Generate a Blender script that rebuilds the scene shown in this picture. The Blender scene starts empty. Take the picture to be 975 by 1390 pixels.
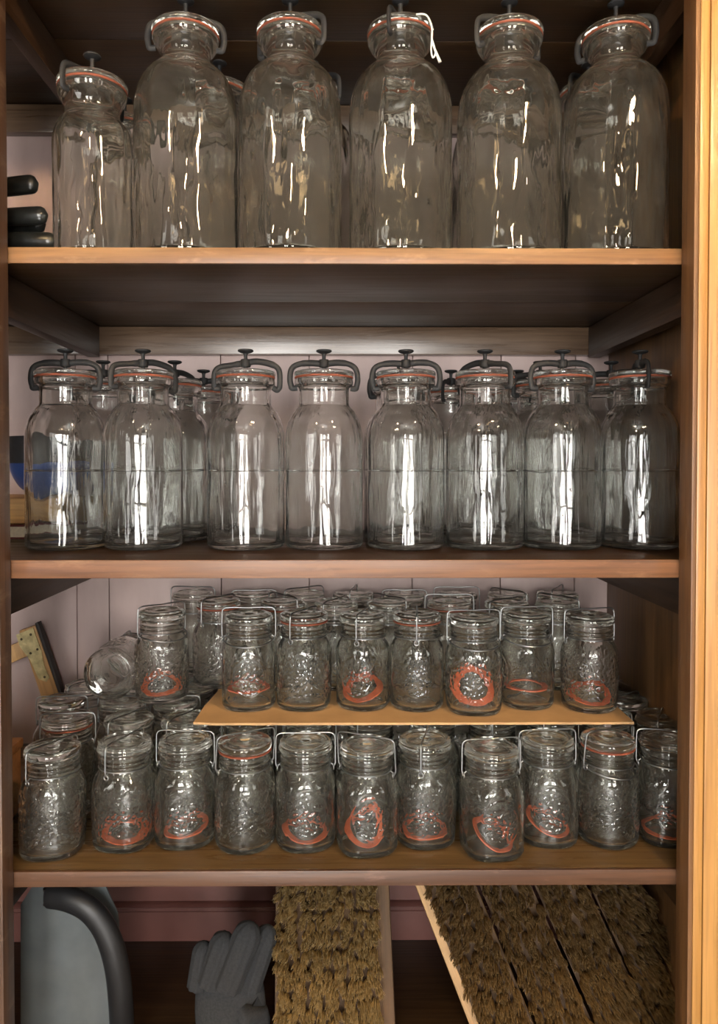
import bpy, bmesh, math, random
from mathutils import Vector, Matrix, noise
random.seed(7)
PI = math.pi
scene = bpy.context.scene
COL = scene.collection
Z0 = 1.40                      # eye height

# ------------------------------------------------------------------ camera
F, PPX, PPY = 1010.0, 476.0, 652.0
YAW, PITCH = 0.0079, 0.0198
cam_loc = Vector((0, -1.0, Z0))
fwd = Vector((math.sin(YAW)*math.cos(PITCH), math.cos(YAW)*math.cos(PITCH), -math.sin(PITCH)))
right = Vector((math.cos(YAW), -math.sin(YAW), 0))
up = right.cross(fwd)
cd = bpy.data.cameras.new('camera')
cam = bpy.data.objects.new('camera', cd)
COL.objects.link(cam)
cam.matrix_world = Matrix.Translation(cam_loc) @ Matrix((right, up, -fwd)).transposed().to_4x4()
cd.sensor_fit = 'HORIZONTAL'
cd.sensor_width = 36
cd.lens = F*36/975
cd.shift_x = (487.5-PPX)/975
cd.shift_y = -(695-PPY)/975
cd.clip_start = 0.02
scene.camera = cam

def at(px, py, Y):
    d = fwd + right*((px-PPX)/F) - up*((py-PPY)/F)
    return cam_loc + d*((Y+1.0)/d.y)
def X(px, Y, py=632): return at(px, py, Y).x
def Z(py, Y, px=468): return at(px, py, Y).z

# ------------------------------------------------------------------ materials
def mat(name):
    m = bpy.data.materials.new(name); m.use_nodes = True
    nt = m.node_tree
    for n in list(nt.nodes): nt.nodes.remove(n)
    out = nt.nodes.new('ShaderNodeOutputMaterial')
    return m, nt, out
def N(nt, t, **kw):
    n = nt.nodes.new('ShaderNode'+t)
    for k, v in kw.items():
        if hasattr(n, k): setattr(n, k, v)
        else: n.inputs[k.replace('_', ' ')].default_value = v
    return n
def coords(nt, scale=(1, 1, 1), kind='Object'):
    tc = N(nt, 'TexCoord'); mp = N(nt, 'Mapping')
    mp.inputs['Scale'].default_value = scale
    nt.links.new(tc.outputs[kind], mp.inputs[0])
    return mp.outputs[0]
def ramp(nt, fac, stops):
    r = N(nt, 'ValToRGB'); e = r.color_ramp.elements
    while len(e) < len(stops): e.new(0.5)
    for el, (p, c) in zip(e, stops):
        el.position = p; el.color = (*c, 1) if len(c) == 3 else c
    nt.links.new(fac, r.inputs[0])
    return r.outputs[0]
def mixc(nt, fac, a, b, mode='MIX'):
    m = nt.nodes.new('ShaderNodeMix'); m.data_type = 'RGBA'; m.blend_type = mode
    for s, v in ((m.inputs[0], fac), (m.inputs[6], a), (m.inputs[7], b)):
        if hasattr(v, 'is_output'): nt.links.new(v, s)
        elif isinstance(v, (int, float)): s.default_value = v
        else: s.default_value = (*v, 1)
    return m.outputs[2]
def tex(nt, vec, scale, detail=4, rough=.55, dist=0):
    n = N(nt, 'TexNoise'); n.inputs['Scale'].default_value = scale; n.inputs['Detail'].default_value = detail
    n.inputs['Roughness'].default_value = rough; n.inputs['Distortion'].default_value = dist
    nt.links.new(vec, n.inputs['Vector'])
    return n.outputs['Fac']

def simple(name, color, rough=.5, metal=0., var=.25, scale=40., bump=0., coat=0.):
    m, nt, out = mat(name)
    v = coords(nt)
    f = tex(nt, v, scale)
    c = ramp(nt, f, [(.3, tuple(x*(1-var) for x in color)), (.7, tuple(min(1, x*(1+var)) for x in color))])
    p = N(nt, 'BsdfPrincipled'); p.inputs['Roughness'].default_value = rough; p.inputs['Metallic'].default_value = metal
    p.inputs['Coat Weight'].default_value = coat
    nt.links.new(c, p.inputs['Base Color'])
    if bump:
        b = N(nt, 'Bump'); b.inputs['Strength'].default_value = bump; b.inputs['Distance'].default_value = .002
        nt.links.new(f, b.inputs['Height']); nt.links.new(b.outputs[0], p.inputs['Normal'])
    nt.links.new(p.outputs[0], out.inputs[0])
    return m

def wood(name, light, dark, axis, rough=.4, coat=.0, worn=None, grain=1.0, spec=.5):
    """axis = direction of the grain; worn = colour of rubbed patches"""
    m, nt, out = mat(name)
    sc = [26*grain]*3; sc['xyz'.index(axis)] = 1.6*grain
    v = coords(nt, sc)
    f1 = tex(nt, v, 1.6, 6, .62, 1.2)
    sc2 = [220*grain]*3; sc2['xyz'.index(axis)] = 7*grain
    f2 = tex(nt, coords(nt, sc2), 1.0, 3, .5)
    c = ramp(nt, f1, [(.25, dark), (.5, tuple((a+b)/2 for a, b in zip(light, dark))), (.72, light)])
    c = mixc(nt, ramp(nt, f2, [(.45, (0, 0, 0)), (.75, (.55, .55, .55))]), c, tuple(x*.55 for x in dark))
    if worn:
        fw = tex(nt, coords(nt, (9, 9, 30)), 1.3, 5, .65)
        c = mixc(nt, ramp(nt, fw, [(.56, (0, 0, 0)), (.72, (.75, .75, .75))]), c, worn)
    p = N(nt, 'BsdfPrincipled')
    nt.links.new(c, p.inputs['Base Color'])
    r = ramp(nt, f1, [(.2, (rough-.08,)*3), (.8, (rough+.12,)*3)])
    nt.links.new(r, p.inputs['Roughness'])
    p.inputs['Coat Weight'].default_value = coat
    p.inputs['Coat Roughness'].default_value = .22
    p.inputs['Specular IOR Level'].default_value = spec
    b = N(nt, 'Bump'); b.inputs['Strength'].default_value = .25; b.inputs['Distance'].default_value = .0012
    nt.links.new(f2, b.inputs['Height']); nt.links.new(b.outputs[0], p.inputs['Normal'])
    nt.links.new(p.outputs[0], out.inputs[0])
    return m

def glass(name, tint, wave=(60, 60, 14), strength=.25, dist=.0015, dust=.04, dustcol=(.75, .75, .72), fine=0.):
    m, nt, out = mat(name)
    g = N(nt, 'BsdfGlass'); g.inputs['IOR'].default_value = 1.5; g.inputs['Roughness'].default_value = 0.0
    g.inputs['Color'].default_value = (*tint, 1)
    h = tex(nt, coords(nt, wave), 1.0, 2, .5)
    b = N(nt, 'Bump'); b.inputs['Strength'].default_value = strength; b.inputs['Distance'].default_value = dist
    nt.links.new(h, b.inputs['Height'])
    nrm = b.outputs[0]
    if fine:
        h2 = tex(nt, coords(nt, (75, 75, 28)), 1.0, 1, .5)
        b2 = N(nt, 'Bump'); b2.inputs['Strength'].default_value = fine; b2.inputs['Distance'].default_value = .001
        nt.links.new(h2, b2.inputs['Height']); nt.links.new(nrm, b2.inputs['Normal']); nrm = b2.outputs[0]
    nt.links.new(nrm, g.inputs['Normal'])
    d = N(nt, 'BsdfDiffuse'); d.inputs['Color'].default_value = (*dustcol, 1)
    mx = N(nt, 'MixShader')
    df = tex(nt, coords(nt, (35, 35, 22)), 1.0, 5, .65)
    nt.links.new(ramp(nt, df, [(.35, (dust*.4,)*3), (.75, (dust*1.6,)*3)]), mx.inputs[0])
    nt.links.new(g.outputs[0], mx.inputs[1]); nt.links.new(d.outputs[0], mx.inputs[2])
    nt.links.new(mx.outputs[0], out.inputs[0])
    return m

M = {}
M['shelf'] = wood('shelf_wood', (.056, .029, .011), (.026, .0125, .0055), 'x', .34, .03, spec=.28)
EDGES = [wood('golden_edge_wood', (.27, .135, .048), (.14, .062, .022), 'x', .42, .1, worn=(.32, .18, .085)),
         wood('brown_falloff_edge_wood', (.20, .090, .034), (.095, .038, .015), 'x', .42, .1, worn=(.24, .125, .060)),
         wood('reddish_falloff_edge_wood', (.120, .055, .025), (.058, .025, .012), 'x', .42, .1, worn=(.20, .105, .070))]  # board tones plus painted light falloff, darker on lower shelves
M['shelf_olive'] = wood('olive_brown_shelf_wood', (.150, .090, .034), (.080, .045, .017), 'x', .28, .08, spec=.5)
M['bearer'] = wood('bearer_wood', (.060, .031, .015), (.028, .014, .007), 'y', .4, .05, spec=.35)
M['rail'] = wood('rail_wood', (.16, .10, .060), (.085, .050, .030), 'x', .28, .5)
M['stile_oak'] = wood('oak_stile_wood', (.47, .245, .066), (.32, .15, .036), 'z', .38, .2)
M['stile_brown'] = wood('brown_stile_wood', (.13, .066, .034), (.055, .026, .014), 'z', .42, .2, worn=(.20, .13, .085))
M['side'] = wood('side_panel_wood', (.20, .105, .040), (.085, .040, .015), 'z', .45, .05)
M['stile_shade_strip'] = wood('brown_shade_wood', (.22, .105, .036), (.12, .052, .018), 'z', .45)  # stile's inner-face shade, put into the wood colour
M['steel'] = simple('bail_wire_steel', (.36, .36, .36), .34, 1., .2, 60)
M['black_iron'] = simple('black_clamp_iron', (.012, .012, .0125), .68, 0, .3, 90, .3)
M['gasket'] = simple('orange_rubber', (.21, .050, .022), .65, 0, .25, 70)
M['ring'] = simple('loose_orange_rubber', (.56, .105, .032), .6, 0, .22, 90, .3)
M['cardboard'] = simple('cardboard_brown', (.50, .31, .145), .75, 0, .14, 14, .15)
M['string'] = simple('white_cotton', (.82, .80, .72), .8, 0, .1, 300)
M['black_gloss'] = simple('black_rubber_grip', (.012, .013, .012), .28, 0, .4, 60, .3, .3)
M['blue'] = simple('blue_enamel', (.03, .08, .30), .35, 0, .2, 30)
M['dark_enamel'] = simple('dark_enamel', (.03, .035, .045), .4, 0, .25, 40)
M['yellow_wood'] = wood('yellow_block_wood', (.60, .36, .12), (.42, .22, .07), 'x', .5)
M['red'] = simple('dark_red_cloth', (.14, .018, .018), .7, 0, .2, 90)
M['paper'] = simple('book_pages', (.60, .54, .42), .8, 0, .12, 200)
M['brass'] = simple('dull_brass', (.50, .42, .22), .42, .75, .3, 80, .3)
M['dark_screw'] = simple('dark_screw_heads', (.10, .08, .05), .5, .8)
M['frame_wood'] = wood('orange_frame_wood', (.66, .38, .15), (.50, .27, .10), 'z', .5)
M['black_edge'] = simple('black_painted_edge', (.02, .014, .012), .5)
M['galv'] = simple('grey_painted_metal', (.080, .092, .096), .6, .0, .18, 18)
M['coir'] = simple('coir_bristle', (.58, .45, .235), .85, 0, .4, 130)
M['coir_dark'] = simple('brown_coir_bristle', (.36, .245, .105), .85, 0, .4, 130)
M['brush_face'] = wood('dark_brush_wood', (.12, .065, .026), (.07, .035, .014), 'z', .7)
M['brush_wood'] = wood('brush_block_wood', (.58, .36, .17), (.42, .24, .10), 'z', .55)
M['wool'] = simple('grey_knit_wool', (.021, .022, .024), .95, 0, .3, 300, .2)
M['box_wood'] = wood('small_box_wood', (.42, .20, .075), (.26, .11, .04), 'x', .5)
M['glass_big'] = glass('clear_thick_bottle_glass', (.985, .985, .970), (34, 34, 10), .42, .0040, .018, (.80, .73, .60), .16)
M['glass_mid'] = glass('clear_wavy_bottle_glass', (.990, .993, .986), (70, 70, 7), .40, .0028, .010, (.78, .78, .76))
M['glass_jar'] = glass('clear_jar_glass', (.990, .992, .978), (45, 45, 30), .16, .002, .012, (.75, .73, .66))

def wall_paint():
    m, nt, out = mat('pink_wall_paint')
    f = tex(nt, coords(nt, (6, 6, 2)), 1.5, 5, .6)
    c = ramp(nt, f, [(.3, (.36, .265, .245)), (.7, (.47, .355, .335))])
    f2 = tex(nt, coords(nt, (160, 160, 8)), 1.0, 2, .5)
    p = N(nt, 'BsdfPrincipled'); p.inputs['Roughness'].default_value = .5
    nt.links.new(c, p.inputs['Base Color'])
    b = N(nt, 'Bump'); b.inputs['Strength'].default_value = .2; b.inputs['Distance'].default_value = .001
    nt.links.new(f2, b.inputs['Height']); nt.links.new(b.outputs[0], p.inputs['Normal'])
    nt.links.new(p.outputs[0], out.inputs[0])
    return m
M['wall'] = wall_paint()
M['maroon_shade'] = simple('maroon_shade_paint', (.15, .060, .050), .45, 0, .2, 6)  # shade on the wall below the lower shelf, painted as maroon

# ------------------------------------------------------------------ mesh helpers
def to_mesh(name, bm, m, smooth=True, angle=None):
    me = bpy.data.meshes.new(name)
    bmesh.ops.recalc_face_normals(bm, faces=bm.faces[:])
    bm.to_mesh(me); bm.free()
    for p in me.polygons: p.use_smooth = smooth
    if smooth and angle: me.set_sharp_from_angle(angle=math.radians(angle))
    for x in (m if isinstance(m, (list, tuple)) else [m]): me.materials.append(x)
    return me
def link(name, me, parent=None, loc=(0, 0, 0), rot=(0, 0, 0)):
    o = bpy.data.objects.new(name, me); COL.objects.link(o)
    o.location = loc; o.rotation_euler = rot
    if parent is not None: o.parent = parent
    return o
def thing(name, label, cat, loc, rot=(0, 0, 0), group=None):
    o = bpy.data.objects.new(name, None); COL.objects.link(o)
    o.empty_display_size = .02
    o.location = loc; o.rotation_euler = rot
    tag(o, label, cat, group)
    return o
def tag(o, label, cat, group=None):
    o['label'] = label; o['category'] = cat
    if group: o['group'] = group
    return o

def box(bm, x0, x1, y0, y1, z0, z1, bev=0.0, mtx=None):
    r = bmesh.ops.create_cube(bm, size=1)
    vs = r['verts']
    for v in vs:
        v.co = Vector((x0+(v.co.x+.5)*(x1-x0), y0+(v.co.y+.5)*(y1-y0), z0+(v.co.z+.5)*(z1-z0)))
    if bev:
        es = list({e for v in vs for e in v.link_edges})
        b = bmesh.ops.bevel(bm, geom=es, offset=bev, segments=2, affect='EDGES', profile=.6)
        vs = list({v for f in b['faces'] for v in f.verts} | {v for v in vs if v.is_valid})
    if mtx is not None:
        for v in vs: v.co = mtx @ v.co
    return vs

def lathe(bm, prof, n=64, fr=None, closed=False):
    """revolve (r, z) points; fr(theta, r, z, i) -> radius; r==0 ends make poles"""
    rings = []
    for i, (r, z) in enumerate(prof):
        if r <= 1e-7: rings.append([bm.verts.new((0, 0, z))]); continue
        ring = []
        for k in range(n):
            t = 2*PI*k/n
            rr = fr(t, r, z, i) if fr else r
            ring.append(bm.verts.new((rr*math.cos(t), rr*math.sin(t), z)))
        rings.append(ring)
    pairs = list(zip(rings, rings[1:]))
    if closed: pairs.append((rings[-1], rings[0]))
    for a, b in pairs:
        if len(a) == 1 and len(b) == 1: continue
        for k in range(n):
            k2 = (k+1) % n
            if len(a) == 1: bm.faces.new((a[0], b[k2], b[k]))
            elif len(b) == 1: bm.faces.new((a[k], a[k2], b[0]))
            else: bm.faces.new((a[k], a[k2], b[k2], b[k]))

def catmull(pts, sub=6, closed=False):
    P = [Vector(p) for p in pts]; n = len(P); out = []
    rng = range(n if closed else n-1)
    for i in rng:
        if closed: a, b, c, d = P[(i-1) % n], P[i], P[(i+1) % n], P[(i+2) % n]
        else: a, b, c, d = P[max(i-1, 0)], P[i], P[i+1], P[min(i+2, n-1)]
        for s in range(sub):
            t = s/sub
            out.append(.5*((2*b)+(c-a)*t+(2*a-5*b+4*c-d)*t*t+(3*b-a-3*c+d)*t**3))
    if not closed: out.append(P[-1])
    return out

def tube(bm, pts, r, seg=8, closed=False, flat=1.0, upv=None, rfn=None):
    """sweep an ellipse (r along the normal, r*flat along the binormal)"""
    P = [Vector(p) for p in pts]; n = len(P); rings = []
    prev = None
    for i, p in enumerate(P):
        if closed: t = (P[(i+1) % n]-P[(i-1) % n])
        else: t = P[min(i+1, n-1)]-P[max(i-1, 0)]
        t.normalize()
        if upv is not None: u = Vector(upv)
        elif prev is None: u = Vector((0, 0, 1)) if abs(t.z) < .9 else Vector((1, 0, 0))
        else: u = prev
        u = (u - t*u.dot(t))
        if u.length < 1e-6: u = t.orthogonal()
        u.normalize(); prev = u
        w = t.cross(u)
        rr = rfn(i/(n-1 if n > 1 else 1)) * r if rfn else r
        rings.append([bm.verts.new(p + u*rr*math.cos(2*PI*k/seg) + w*rr*flat*math.sin(2*PI*k/seg)) for k in range(seg)])
    for i in range(n if closed else n-1):
        a, b = rings[i], rings[(i+1) % n]
        for k in range(seg):
            bm.faces.new((a[k], a[(k+1) % seg], b[(k+1) % seg], b[k]))
    if not closed:
        bm.faces.new(rings[0][::-1]); bm.faces.new(rings[-1])

def smooth_profile(pts, sub=4):
    return [(max(p.x, 0), p.y) for p in catmull([(a, b, 0) for a, b in pts], sub)]

# ------------------------------------------------------------------ key heights
zt1, zb1 = Z(336, 0), Z(358, 0)
zt2, zb2 = Z(760, 0), Z(785, 0)
zt3, zb3 = Z(1182, 0), Z(1203, 0)
zb0 = Z(-81, 0); zt0 = zb0+.024
zt4 = zb3-.375; zb4 = zt4-.025
XL, XR = X(15, 0), X(922, 0)             # inner edges of the face frame at the shelf front
XLW, XRW = -.80, .520                    # inner faces of the side panels (left bay runs on)
YB = .470                                # wall face

# ------------------------------------------------------------------ the setting
def wall_back():
    bm = bmesh.new()
    seams = [-1.05, -.86, X(-20, YB), X(103, YB), X(147, YB), X(300, YB), X(420, YB), X(560, YB), X(680, YB), X(781, YB), .62, .80]
    for a, b in zip(seams, seams[1:]):
        box(bm, a+.0008, b-.0008, YB, YB+.018, zt4-.44, zt0+.3, .0018)
    box(bm, seams[0], seams[-1], YB+.010, YB+.022, zt4-.44, zt0+.3)
    o = link('wall_back', to_mesh('wall_back', bm, M['wall'], True, 30)); o['kind'] = 'structure'
    bm = bmesh.new()
    zr = Z(1226, YB)
    box(bm, -1.0, .75, YB-.0045, YB-.0005, zt4-.3, zb3-.056, .001)  # added sheet, darkens the wall where it lies in shade
    o = link('wall_shade_sheet', to_mesh('wall_shade_sheet', bm, M['maroon_shade'], True, 30)); o['kind'] = 'structure'
    bm = bmesh.new()
    prof = [(0, -.008), (.010, -.008), (.013, -.004), (.010, .0), (.014, .004), (.009, .008), (0, .009)]
    a = [bm.verts.new((-1.0, YB-.0048-p, zr+q)) for p, q in prof]; b = [bm.verts.new((.75, YB-.0048-p, zr+q)) for p, q in prof]
    for i in range(len(prof)): bm.faces.new((a[i], a[(i+1) % 7], b[(i+1) % 7], b[i]))
    bm.faces.new(a[::-1]); bm.faces.new(b)
    o = link('trim_2', to_mesh('trim_2', bm, M['maroon_shade'], True, 40)); o['kind'] = 'structure'
    bm = bmesh.new()
    box(bm, -3, 3, -6, YB+.02, -.02, 0)
    m = simple('grey_stone_floor', (.20, .185, .17), .4, 0, .15, 3)
    o = link('floor', to_mesh('floor', bm, m, False)); o['kind'] = 'structure'
wall_back()

cab = thing('open_shelf_cupboard', 'built-in brown wooden cupboard with open shelves holding all the glass jars', 'cupboard', (0, 0, 0))
def shelf_board(zt, zb, e):
    bm = bmesh.new()
    box(bm, XLW, XRW, .006, .2335, zb+.0002, zt-.0002, .0006)
    box(bm, XLW, XRW, .2350, YB-.001, zb, zt, .0016)
    sh = link('shelf', to_mesh('shelf', bm, M['shelf_olive'] if zt == zt3 else M['shelf'], True, 30), cab)
    bm = bmesh.new(); box(bm, XLW, XRW, 0, .0058, zb, zt, .0018)
    link('front_edge', to_mesh('front_edge', bm, EDGES[e], True, 30), sh)['label'] = 'worn paler front edge, light falloff in its tone'
    return sh
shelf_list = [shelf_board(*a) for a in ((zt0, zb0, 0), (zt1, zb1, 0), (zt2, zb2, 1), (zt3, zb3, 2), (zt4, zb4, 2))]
xb = .474
for zb in (zb0, zb1, zb2, zb3):
    bm = bmesh.new(); box(bm, -xb-.024, -xb, .004, YB-.022, zb-.060, zb-.0004, .002)
    link('shelf_bearer', to_mesh('shelf_bearer', bm, M['bearer'], True, 30), cab)
    bm = bmesh.new(); box(bm, xb, xb+.024, .004, YB-.022, zb-.060, zb-.0004, .002)
    link('shelf_bearer', to_mesh('shelf_bearer', bm, M['bearer'], True, 30), cab)
    bm = bmesh.new(); box(bm, XLW, XRW, YB-.020, YB-.0006, zb-.054, zb-.0004, .002)
    link('back_rail', to_mesh('back_rail', bm, M['rail'], True, 30), cab)
bm = bmesh.new()
box(bm, XRW+.0005, XRW+.018, .002, .13, .0, zt0+.2, .002)
box(bm, XRW+.0005, XRW+.018, .1315, YB-.002, .0, zt0+.2, .002)
link('side_panel', to_mesh('side_panel', bm, M['side'], True, 30), cab)
bm = bmesh.new(); box(bm, XLW-.018, XLW-.0005, .002, YB-.002, .0, zt0+.2, .002)
link('side_panel', to_mesh('side_panel', bm, M['side'], True, 30), cab)
bm = bmesh.new()
xs = XR + .0006
box(bm, xs+.0062, xs+.0185, -.037, -.0006, .0, zt0+.25, .002)
box(bm, xs+.0193, xs+.13, -.0375, -.0006, .0, zt0+.25, .002)
o = link('stile', to_mesh('stile', bm, M['stile_oak'], True, 30), cab); o['label'] = 'light orange oak front stile'
bm = bmesh.new(); box(bm, xs, xs+.006, -.0365, -.0006, .0, zt0+.25, .001)  # added strip carrying the painted shade of the stile's inner face
link('stile_shade_strip', to_mesh('stile_shade_strip', bm, M['stile_shade_strip'], True, 30), cab)
bm = bmesh.new(); box(bm, XL-.16, XL-.0006, -.034, -.0006, .0, zt0+.25, .003)
o = link('stile', to_mesh('stile', bm, M['stile_brown'], True, 30), cab); o['label'] = 'dark brown front stile'

# ------------------------------------------------------------------ bottles
mm = .001
def bottle_body(name, outer, inner, m, seed, n=96, wav=.0005, sub=5):
    o = smooth_profile([(r*mm, z*mm) for r, z in outer], sub)
    i = smooth_profile([(r*mm, z*mm) for r, z in inner], sub)
    no = len(o)
    rnd = random.Random(seed)
    ph = [(k, rnd.uniform(0, 6.28), rnd.uniform(.4, 1)) for k in (2, 3, 5, 7, 9, 12, 15)]
    rmax = max(r for r, z in o)
    def fr(t, r, z, idx):
        w = sum(a*math.sin(k*t+p+z*9*(k % 3-1)) for k, p, a in ph)/3
        amp = wav*min(1, r/rmax) * (1.0 if idx >= no else .25)
        w += 1.3*noise.noise(Vector((2.2*math.cos(t)+seed*7, 2.2*math.sin(t), z*24)))
        if r < rmax*.72: amp *= .3
        return r + amp*w
    bm = bmesh.new(); lathe(bm, o+i, n, fr)
    return to_mesh(name, bm, m)

BIG = dict(R=75)
big_outer = [(0, 4), (40, 2.5), (62, 0), (71, 1.5), (74.5, 7), (75, 16), (75, 60), (75, 120), (75, 175), (75, 212), (73.6, 232), (69.5, 251), (61, 269), (49, 282), (39, 289), (33.8, 295),
             (33.5, 302), (37, 309), (43, 316), (47, 323), (48, 328), (46.5, 331)]
big_inner = [(31, 331), (30, 325), (29.5, 306), (30, 294), (36, 284), (46, 277), (57, 265), (65, 247), (69, 229), (70.3, 208), (70.5, 170), (70.5, 120), (70.5, 60), (70, 18), (65, 10), (40, 10), (0, 14)]
mid_outer = [(0, 4), (30, 2.5), (48, 0), (56, 1.2), (59.5, 5), (60, 12), (60, 50), (60, 100), (60, 118), (60.25, 120), (60, 122), (60, 162), (59.2, 177), (56.3, 191), (51.5, 203), (45.5, 212.5), (40.6, 218), (39, 222), (39, 232), (39, 244),
             (40.5, 248), (44.5, 251), (45.5, 256), (44.5, 261)]
mid_inner = [(35, 261), (34.8, 252), (35.2, 226), (36.5, 219), (42, 209), (48.5, 199), (52.8, 188), (55.3, 175), (56.2, 158), (56.2, 120), (56.2, 80), (56.2, 40), (55.5, 15), (50, 8.5), (30, 10), (0, 15)]
small_outer = [(0, 4), (30, 2), (44, 0), (52, 2), (54.5, 7), (55, 14), (55, 50), (55, 100), (55, 140), (55, 163), (53.3, 178), (48.5, 191), (42, 199), (38.5, 204), (38, 215), (42, 225), (46, 233), (48, 240), (47, 243)]
small_inner = [(36, 243), (35, 236), (34.5, 216), (35, 203), (40, 196), (46, 187), (50, 175), (51.2, 161), (51.3, 130), (51.3, 90), (51.3, 40), (50, 14), (44, 8), (0, 12)]

def lid_mesh(name, R, h, plug, m):
    p = [(0, -6), (plug-2, -6), (plug, -4), (plug, .3), (R-3, .3), (R-.6, 1.2), (R, 3), (R, h-3), (R-1, h-1.2), (R-3.5, h-.2), (R-9, h), (R*.45, h-.6), (0, h-.6)]
    bm = bmesh.new(); lathe(bm, [(r*mm, z*mm) for r, z in p], 80)
    return to_mesh(name, bm, m)
def gasket_mesh(name, Ro, Ri, h, m=None):
    bm = bmesh.new()
    lathe(bm, [(Ri*mm, 0), ((Ro-.8)*mm, 0), (Ro*mm, h*.35*mm), (Ro*mm, h*.65*mm), ((Ro-.8)*mm, h*mm), (Ri*mm, h*mm)], 72, closed=True)
    return to_mesh(name, bm, m or M['gasket'])
def clamp_mesh(name, R, zl, zt, style):
    """iron bridge that hooks under the lip: R lip radius, zl lip underside, zt lid top"""
    bm = bmesh.new()
    a = R+4.5
    if style == 0:
        pts = [(-R+5, 0, zl-6), (-R-3, 0, zl-6.5), (-a, 0, zl-3), (-a-2, 0, zl+8), (-a+1, 0, zt+4), (-a+12, 0, zt+11), (-R*.45, 0, zt+13), (0, 0, zt+12),
               (R*.45, 0, zt+14), (a-12, 0, zt+12), (a-1, 0, zt+4), (a+2, 0, zl+8), (a, 0, zl-3), (R+3, 0, zl-6.5), (R-5, 0, zl-6)]
    else:
        pts = [(-R+5, 0, zl-6), (-R-3, 0, zl-6), (-a, 0, zl-1), (-a+1, 0, zt-1), (-a+9, 0, zt+7), (-R*.5, 0, zt+10), (0, 0, zt+13),
               (R*.35, 0, zt+15), (R*.75, 0, zt+12), (a-2, 0, zt+6), (a+3, 0, zt-4), (a+3, 0, zl-4), (a+1, 0, zl-8), (R+3, 0, zl-10), (R-3, 0, zl-6)]
    pts = catmull([Vector(p)*mm for p in pts], 5)
    tube(bm, pts, 3.3*mm, 8, flat=1.45, upv=(0, 1, 0), rfn=lambda t: 1.05 if abs(t-.5) < .12 else .92)
    # hub the screw runs through
    bmh = [(0, zt+6.5), (7, zt+6.5), (8, zt+8), (8, zt+17), (7, zt+18.5), (0, zt+18.5)]
    lathe(bm, [(r*mm, z*mm) for r, z in bmh], 20)
    return to_mesh(name, bm, M['black_iron'], True, 50)
def screw_mesh(name, zt, h=34):
    p = [(0, zt+.2), (8, zt+.2), (8.5, zt+1.5), (7.5, zt+3), (3, zt+3.8), (2.9, zt+h-9), (3.6, zt+h-6), (9, zt+h-4.4), (12, zt+h-2.6), (12.2, zt+h-1), (11, zt+h), (5, zt+h-.8), (0, zt+h-1)]
    bm = bmesh.new(); lathe(bm, [(r*mm, z*mm) for r, z in p], 28)
    return to_mesh(name, bm, M['black_iron'], True, 50)

def bottle_kit(tag_, outer, inner, m, R, plug, zl, rim, hl, sh, wav):
    k = {}
    k['body'] = [bottle_body('body', outer, inner, m, s, wav=wav) for s in (1, 2, 3)]
    k['gasket'] = gasket_mesh('gasket', R+.2, plug+2, 3.0)
    k['gz'] = (rim+.15)*mm
    k['lid'] = lid_mesh('lid', R+.8, hl, plug, m)
    k['lz'] = (rim+3.2)*mm
    zt = rim+3.2+hl
    k['clamp'] = [clamp_mesh('clamp', R+.8, zl, zt, s) for s in (0, 1)]
    k['screw'] = screw_mesh('screw', zt-.6, sh)
    return k
kit_big = bottle_kit('big', big_outer, big_inner, M['glass_big'], 48, 29, 322, 331, 9, 44, .0018)
kit_mid = bottle_kit('mid', mid_outer, mid_inner, M['glass_mid'], 45.5, 34, 253, 261, 8.5, 34, .0013)
kit_small = bottle_kit('small', small_outer, small_inner, M['glass_big'], 48, 34, 234, 243, 9, 40, .0015)

ORD = ['first', 'second', 'third', 'fourth', 'fifth', 'sixth', 'seventh', 'eighth', 'ninth', 'tenth', 'eleventh', 'twelfth']
def bottle(name, kit, px, Y, zs, rot, label, group, style=0, var=0):
    b = thing(name, label, 'bottle', (X(px, Y), Y, zs+.0003), (0, 0, 0), group)
    r = math.radians(rot)
    link('body', kit['body'][var], b, rot=(0, 0, r*1.7+var))
    link('gasket', kit['gasket'], b, (0, 0, kit['gz']))
    link('lid', kit['lid'], b, (0, 0, kit['lz']), (0, 0, r))
    c = link('clamp', kit['clamp'][style], b, rot=(0, 0, r))
    link('screw', kit['screw'], c)
    return b

G1 = 'large clamp-lid bottles on the top shelf'
big_front = [(255, .100, 4, 0, 'large clear clamp-lid bottle on top shelf, directly beside the short red-ringed bottles'),
             (395, .098, -28, 1, 'large clear clamp-lid bottle on top shelf, immediately left of the bottle with white string'),
             (543, .098, 68, 1, 'large clear clamp-lid bottle on top shelf with white string tied at its lid'),
             (689, .100, 205, 1, 'large clear clamp-lid bottle on top shelf, immediately right of the bottle with white string'),
             (832, .102, -30, 0, 'large clear clamp-lid bottle on top shelf, nearest the light oak stile')]
for i, (px, Y, r, st, lab) in enumerate(big_front):
    bottle('clamp_lid_bottle', kit_big, px, Y, zt1, r, lab, G1, st, i % 3)
for i, px in enumerate((300, 424, 548, 672, 796)):
    bottle('clamp_lid_bottle', kit_big, px, .268, zt1, (20, -35, 60, -10, 40)[i],
           'large bottle in the back row of the top shelf, %s from the left' % ORD[i], 'large bottles in the back row of the top shelf', i % 2, (i+1) % 3)
bottle('clamp_lid_bottle', kit_small, 129, .078, zt1, 62, 'short clear bottle with orange-red lid ring at the left end of top shelf front row', 'short bottles on the top shelf', 1, 0)
bottle('clamp_lid_bottle', kit_small, 172, .205, zt1, 15, 'short clear bottle half hidden behind the short bottle at the left end of top shelf', 'short bottles on the top shelf', 0, 1)

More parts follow.
